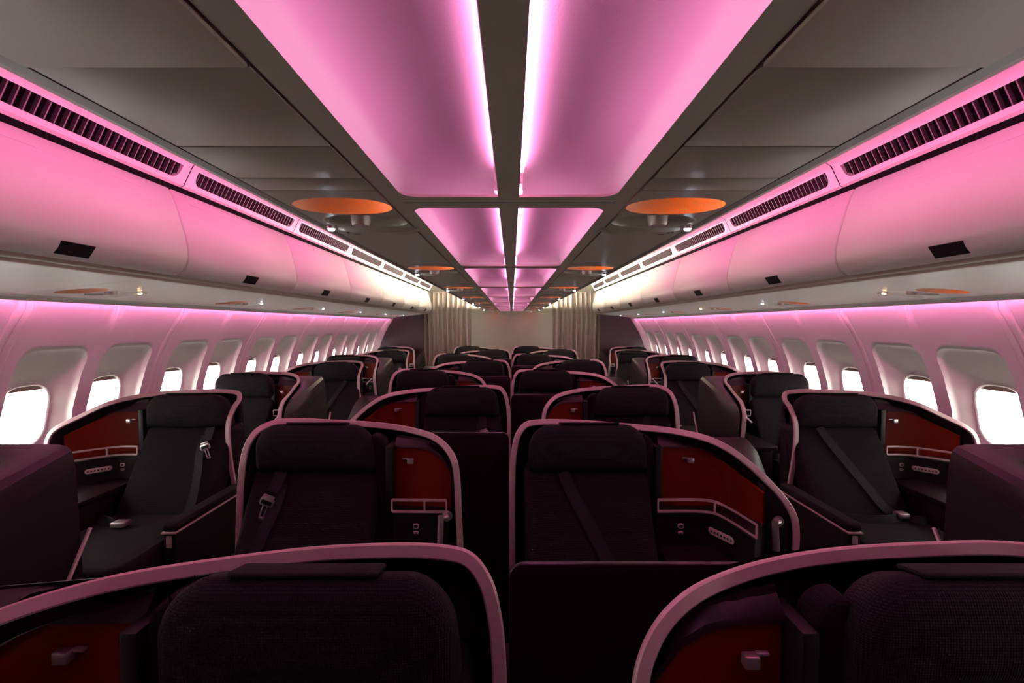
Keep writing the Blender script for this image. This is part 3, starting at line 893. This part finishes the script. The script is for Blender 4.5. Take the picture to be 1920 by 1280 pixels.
for side, sd in ((-1, 'left'), (1, 'right')):
    for i in range(-2, 6):
        y = BS0+BL*i
        if side not in bp: o = make_bin(side); bp[side] = o; register(o)
        else: o = copy_tree(bp[side])
        o.location = (0, y, 0); tag(o, f'satin overhead bin with black latch above the {sd} window seats, {ORD[i+2]} from the front', 'overhead bin', 'overhead bins')
    # end cap, curved
    yE = BS0+BL*6
    mb = MB(); rows = []
    for q in range(7):
        a = PI/2*q/6
        rows.append([Vector((side*(p.x+.12*(1-math.cos(a))), yE+.10*math.sin(a), EYE+.43+(p.y-.43)*(1-.12*(1-math.cos(a))))) for p in fine])
    rows.append([Vector((side*2.2, yE+.12, EYE+.43+(p.y-.43)*.88)) for p in fine])
    mb.grid(rows); o = mb.build('bin_end_cap', 'bin', smooth=60); tag(o, f'rounded end cap closing the overhead bins of the {sd} wall by the curtain', 'end cap', 'bin end caps')
    # under-bin dark channel + coved rail
    pr = [(1.562, .230), (1.572, .220), (1.585, .214), (1.600, .214), (1.606, .204), (1.612, .202)]
    rows = [[Vector((side*x, YA, EYE+h)), Vector((side*x, 8.55, EYE+h))] for x, h in pr]
    mb = MB(); mb.grid(rows); n += 1; mb.build(f'trim_{n}', 'slab', kind='structure', smooth=30)
    pr = [(1.612, .202), (1.618, .2005), (1.66, .200), (1.70, .1965)]
    rows = [[Vector((side*x, YA, EYE+h)), Vector((side*x, 8.55, EYE+h))] for x, h in pr]
    mb = MB(); mb.grid(rows); n += 1; mb.build(f'trim_{n}', 'panel', kind='structure', smooth=50)
    # outer lip below the psu row
    pr = [(2.252, .1395), (2.253, .130), (2.266, .1145), (2.274, .1135), (2.277, .119), (2.274, .14), (2.256, .145)]
    rows = [[Vector((side*x, YA, EYE+h)), Vector((side*x, 8.60, EYE+h))] for x, h in pr]
    mb = MB(); mb.grid(rows); n += 1; mb.build(f'trim_{n}', 'panel', kind='structure', smooth=30)
    # side service panels
    A = Vector((side*1.70, 0, EYE+.1965)); B = Vector((side*2.252, 0, EYE+.1395)); bu = (B-A).normalized(); bw = Vector((0, 0, 1)); bw = (bw-bu*bw.dot(bu)).normalized()
    LS0 = 2.37
    Lu = (B-A).length; ul = .237
    for k in range(-1, 6):
        zl = LS0+1.15*k; v0, v1 = -.29, 1.15-.293
        if k == 5: v1 = 8.55-zl+.04
        basis = (A+bu*ul+Vector((0, zl-.04, 0)), bu, Vector((0, 1, 0)), bw)
        warm = (side < 0 and k in (0,)) or (side > 0 and k in (0, 2))
        if k < 0:
            mb = MB(); F = lambda u, v, w_: basis[0]+bu*u+Vector((0, v, 0))+bw*w_
            mb.add([F(-ul, -1.6, 0), F(Lu-ul, -1.6, 0), F(Lu-ul, v1, 0), F(-ul, v1, 0)], [(0, 1, 2, 3)]); mb.build(f'ceiling_side_panel_{sd}', 'panel', kind='structure'); continue
        psu_panel(-ul, Lu-ul, v0, v1, basis, None, warm, f'cream service panel with reading light under the {sd} bins, {ORD[k]} from the front', 'side overhead service panels', 1, .35)
    # vent units
    def vent(side):
        root = empty('air_vent')
        a0, b0 = Vector((1.495, .742)), Vector((1.540, .652))   # top and bottom of the sloping fascia
        t = (b0-a0); 
        F = lambda s_, y, o=0: Vector((side*(a0.x+t.x*s_+o*.89), y, EYE+a0.y+t.y*s_+o*.45))
        outer = [(0, .003), (1.0, .003), (1.0, BL-.003), (0, BL-.003)]
        hole = [(.16+.62*(a), .045+(BL-.09)*b) for a, b in [(x, y) for x, y in rrect(0, 0, 1, 1, .0001, 1)]]
        hh = []
        r = .04
        y0, y1, s0, s1 = .05, BL-.05, .14, .80
        for (sy, yy, q0) in ((s0, y0, 0), (s0, y1, 1), (s1, y1, 2), (s1, y0, 3)):
            for q in range(6):
                a = PI/2*q/5
                if q0 == 0: hh.append((s0, y0)) if q == 0 else None
                elif q0 == 1: hh.append((s0, y1)) if q == 0 else None
                elif q0 == 2: hh.append((s1-.5*(1-math.sin(PI/2-a)), y1-r*(1-math.cos(PI/2-a)) )) 
                else: hh.append((s1-.5*(1-math.sin(a+0)) if False else s1-.5*(1-math.cos(a)) , y0+r*(1-math.sin(a))))
        # tidy: order around
        hh = [(s0, y0), (s0, y1)]+[(s1-.45+.45*math.sin(PI/2*q/5), y1-r+r*math.cos(PI/2*q/5)) for q in range(6)]+[(s1-.45+.45*math.cos(PI/2*q/5), y0+r-r*math.sin(PI/2*q/5)) for q in range(6)]
        loops = [[Vector((x, y, 0)) for x, y in L] for L in (outer, hh)]
        allp = [p for l in loops for p in l]
        mb = MB(); mb.add([F(p.x, p.y) for p in allp], [list(q) for q in tessellate_polygon(loops)])
        mb.grid([[F(x, y) for x, y in hh], [F(x, y, .02) for x, y in hh]], True)
        # upper flare to the aisle ceiling
        mb.grid([[F(0, .003), F(0, BL-.003)], [Vector((side*1.47, .003, EYE+.757)), Vector((side*1.47, BL-.003, EYE+.757))], [Vector((side*1.41, .003, EYE+.772)), Vector((side*1.41, BL-.003, EYE+.772))]])
        mb.grid([[F(1, .003), F(1, BL-.003)], [Vector((side*1.555, .003, EYE+.644)), Vector((side*1.555, BL-.003, EYE+.644))]])
        mb.build('vent_frame', 'panel', root, smooth=40, recalc=False)
        mb = MB()
        for q in range(30):
            y = y0+.018+(y1-y0-.03)*q/29
            c = 1 if 1 <= q <= 28 else .72
            rows = [[F(s0, y-.002, .004), F(s0, y+.002, .004), F(s0, y+.010, .028), F(s0, y+.006, .028)], [F(s0+(s1-s0)*c, y-.002, .004), F(s0+(s1-s0)*c, y+.002, .004), F(s0+(s1-s0)*c, y+.010, .028), F(s0+(s1-s0)*c, y+.006, .028)]]
            mb.grid(rows, True)
        mb.build('vent_slats', 'darkgrille', root, smooth=0)
        mb = MB(); mb.add([F(-.05, 0, .045), F(1.05, 0, .045), F(1.05, BL, .045), F(-.05, BL, .045)], [(0, 1, 2, 3)]); mb.build('vent_backing', 'gap', root)
        return root
    vp = vent(side); register(vp)
    for i in range(-2, 6):
        o = vp if i == -2 else copy_tree(vp)
        o.location = (0, 2.16+BL*i, 0); tag(o, f'slotted air vent above the {sd} bins, {ORD[i+2]} from the front', 'air vent', 'slotted air vents')
    mb = MB(); mb.box((side*1.545, YA, EYE+.61), (side*1.63, 8.5, EYE+.665)) if False else mb.add([Vector((side*1.556, YA, EYE+.645)), Vector((side*1.64, YA, EYE+.60)), Vector((side*1.64, 8.5, EYE+.60)), Vector((side*1.556, 8.5, EYE+.645))], [(0, 1, 2, 3)])
    mb.build(f'ceiling_shadow_gap_{sd}', 'gap', kind='structure')
    # aisle ceiling
    pr = [(1.41, .772), (1.33, .80), (1.2, .83), (.9, .85), (.56, .86)]
    rows = [[Vector((side*x, YA, EYE+h)), Vector((side*x, YB+.1, EYE+h))] for x, h in pr]
    mb = MB(); mb.grid(rows); mb.build(f'ceiling_aisle_{sd}', 'panel', kind='structure', smooth=50)
    # lamps hidden in the aisle ceiling: pink to the front, white near the curtain
    for q in range(8):
        y0, y1 = -.9+1.13*q, -.9+1.13*(q+1)-.03
        if q == 7: y1 = 8.9
        if q == 5: y1 = 5.3
        if q == 6: y0 = 5.33
        white = q >= 6
        o = MB().box((side*.558+SX0, y0, EYE+.306), (side*.570+SX0, y1, EYE+.317), .002).build('aisle_lamp', 'ledwhite' if white else 'ledpink')
        tag(o, f"{'white' if white else 'pink'} lamp behind the lip of the lowered ceiling, {sd} edge, {ORD[q]} from the front", 'lamp', 'aisle wash lamps')
    for q in range(8):
        y0, y1 = .0+1.0667*q, 1.0667*(q+1)-.001
        o = MB().box((side*2.252, y0, EYE+.158), (side*2.275, y1, EYE+.161), 0).build('sidewall_lamp', 'ledside'); tag(o, f'pink wash lamp behind the lip above the {sd} windows, {ORD[q]} from the front', 'lamp', 'sidewall wash lamps')

# ------------------------------------------------------------------ world, camera
w = bpy.data.worlds.new('World'); bpy.context.scene.world = w; w.use_nodes = True
bg = w.node_tree.nodes['Background']; bg.inputs['Color'].default_value = (1., .99, .95, 1); bg.inputs['Strength'].default_value = 16
cam = bpy.data.cameras.new('camera'); co = bpy.data.objects.new('camera', cam); C.objects.link(co)
cam.lens = 16; cam.sensor_width = 36; cam.clip_start = .02
co.location = (0, 0, EYE); co.rotation_euler = (math.radians(90-2.08), 0, 0)
s = bpy.context.scene; s.camera = co
s.view_settings.view_transform = 'Standard'; s.view_settings.look = 'None'; s.view_settings.gamma = 1; s.view_settings.exposure = 0
s.cycles.max_bounces = 8; s.cycles.diffuse_bounces = 5; s.cycles.transparent_max_bounces = 12
s.cycles.sample_clamp_indirect = 6
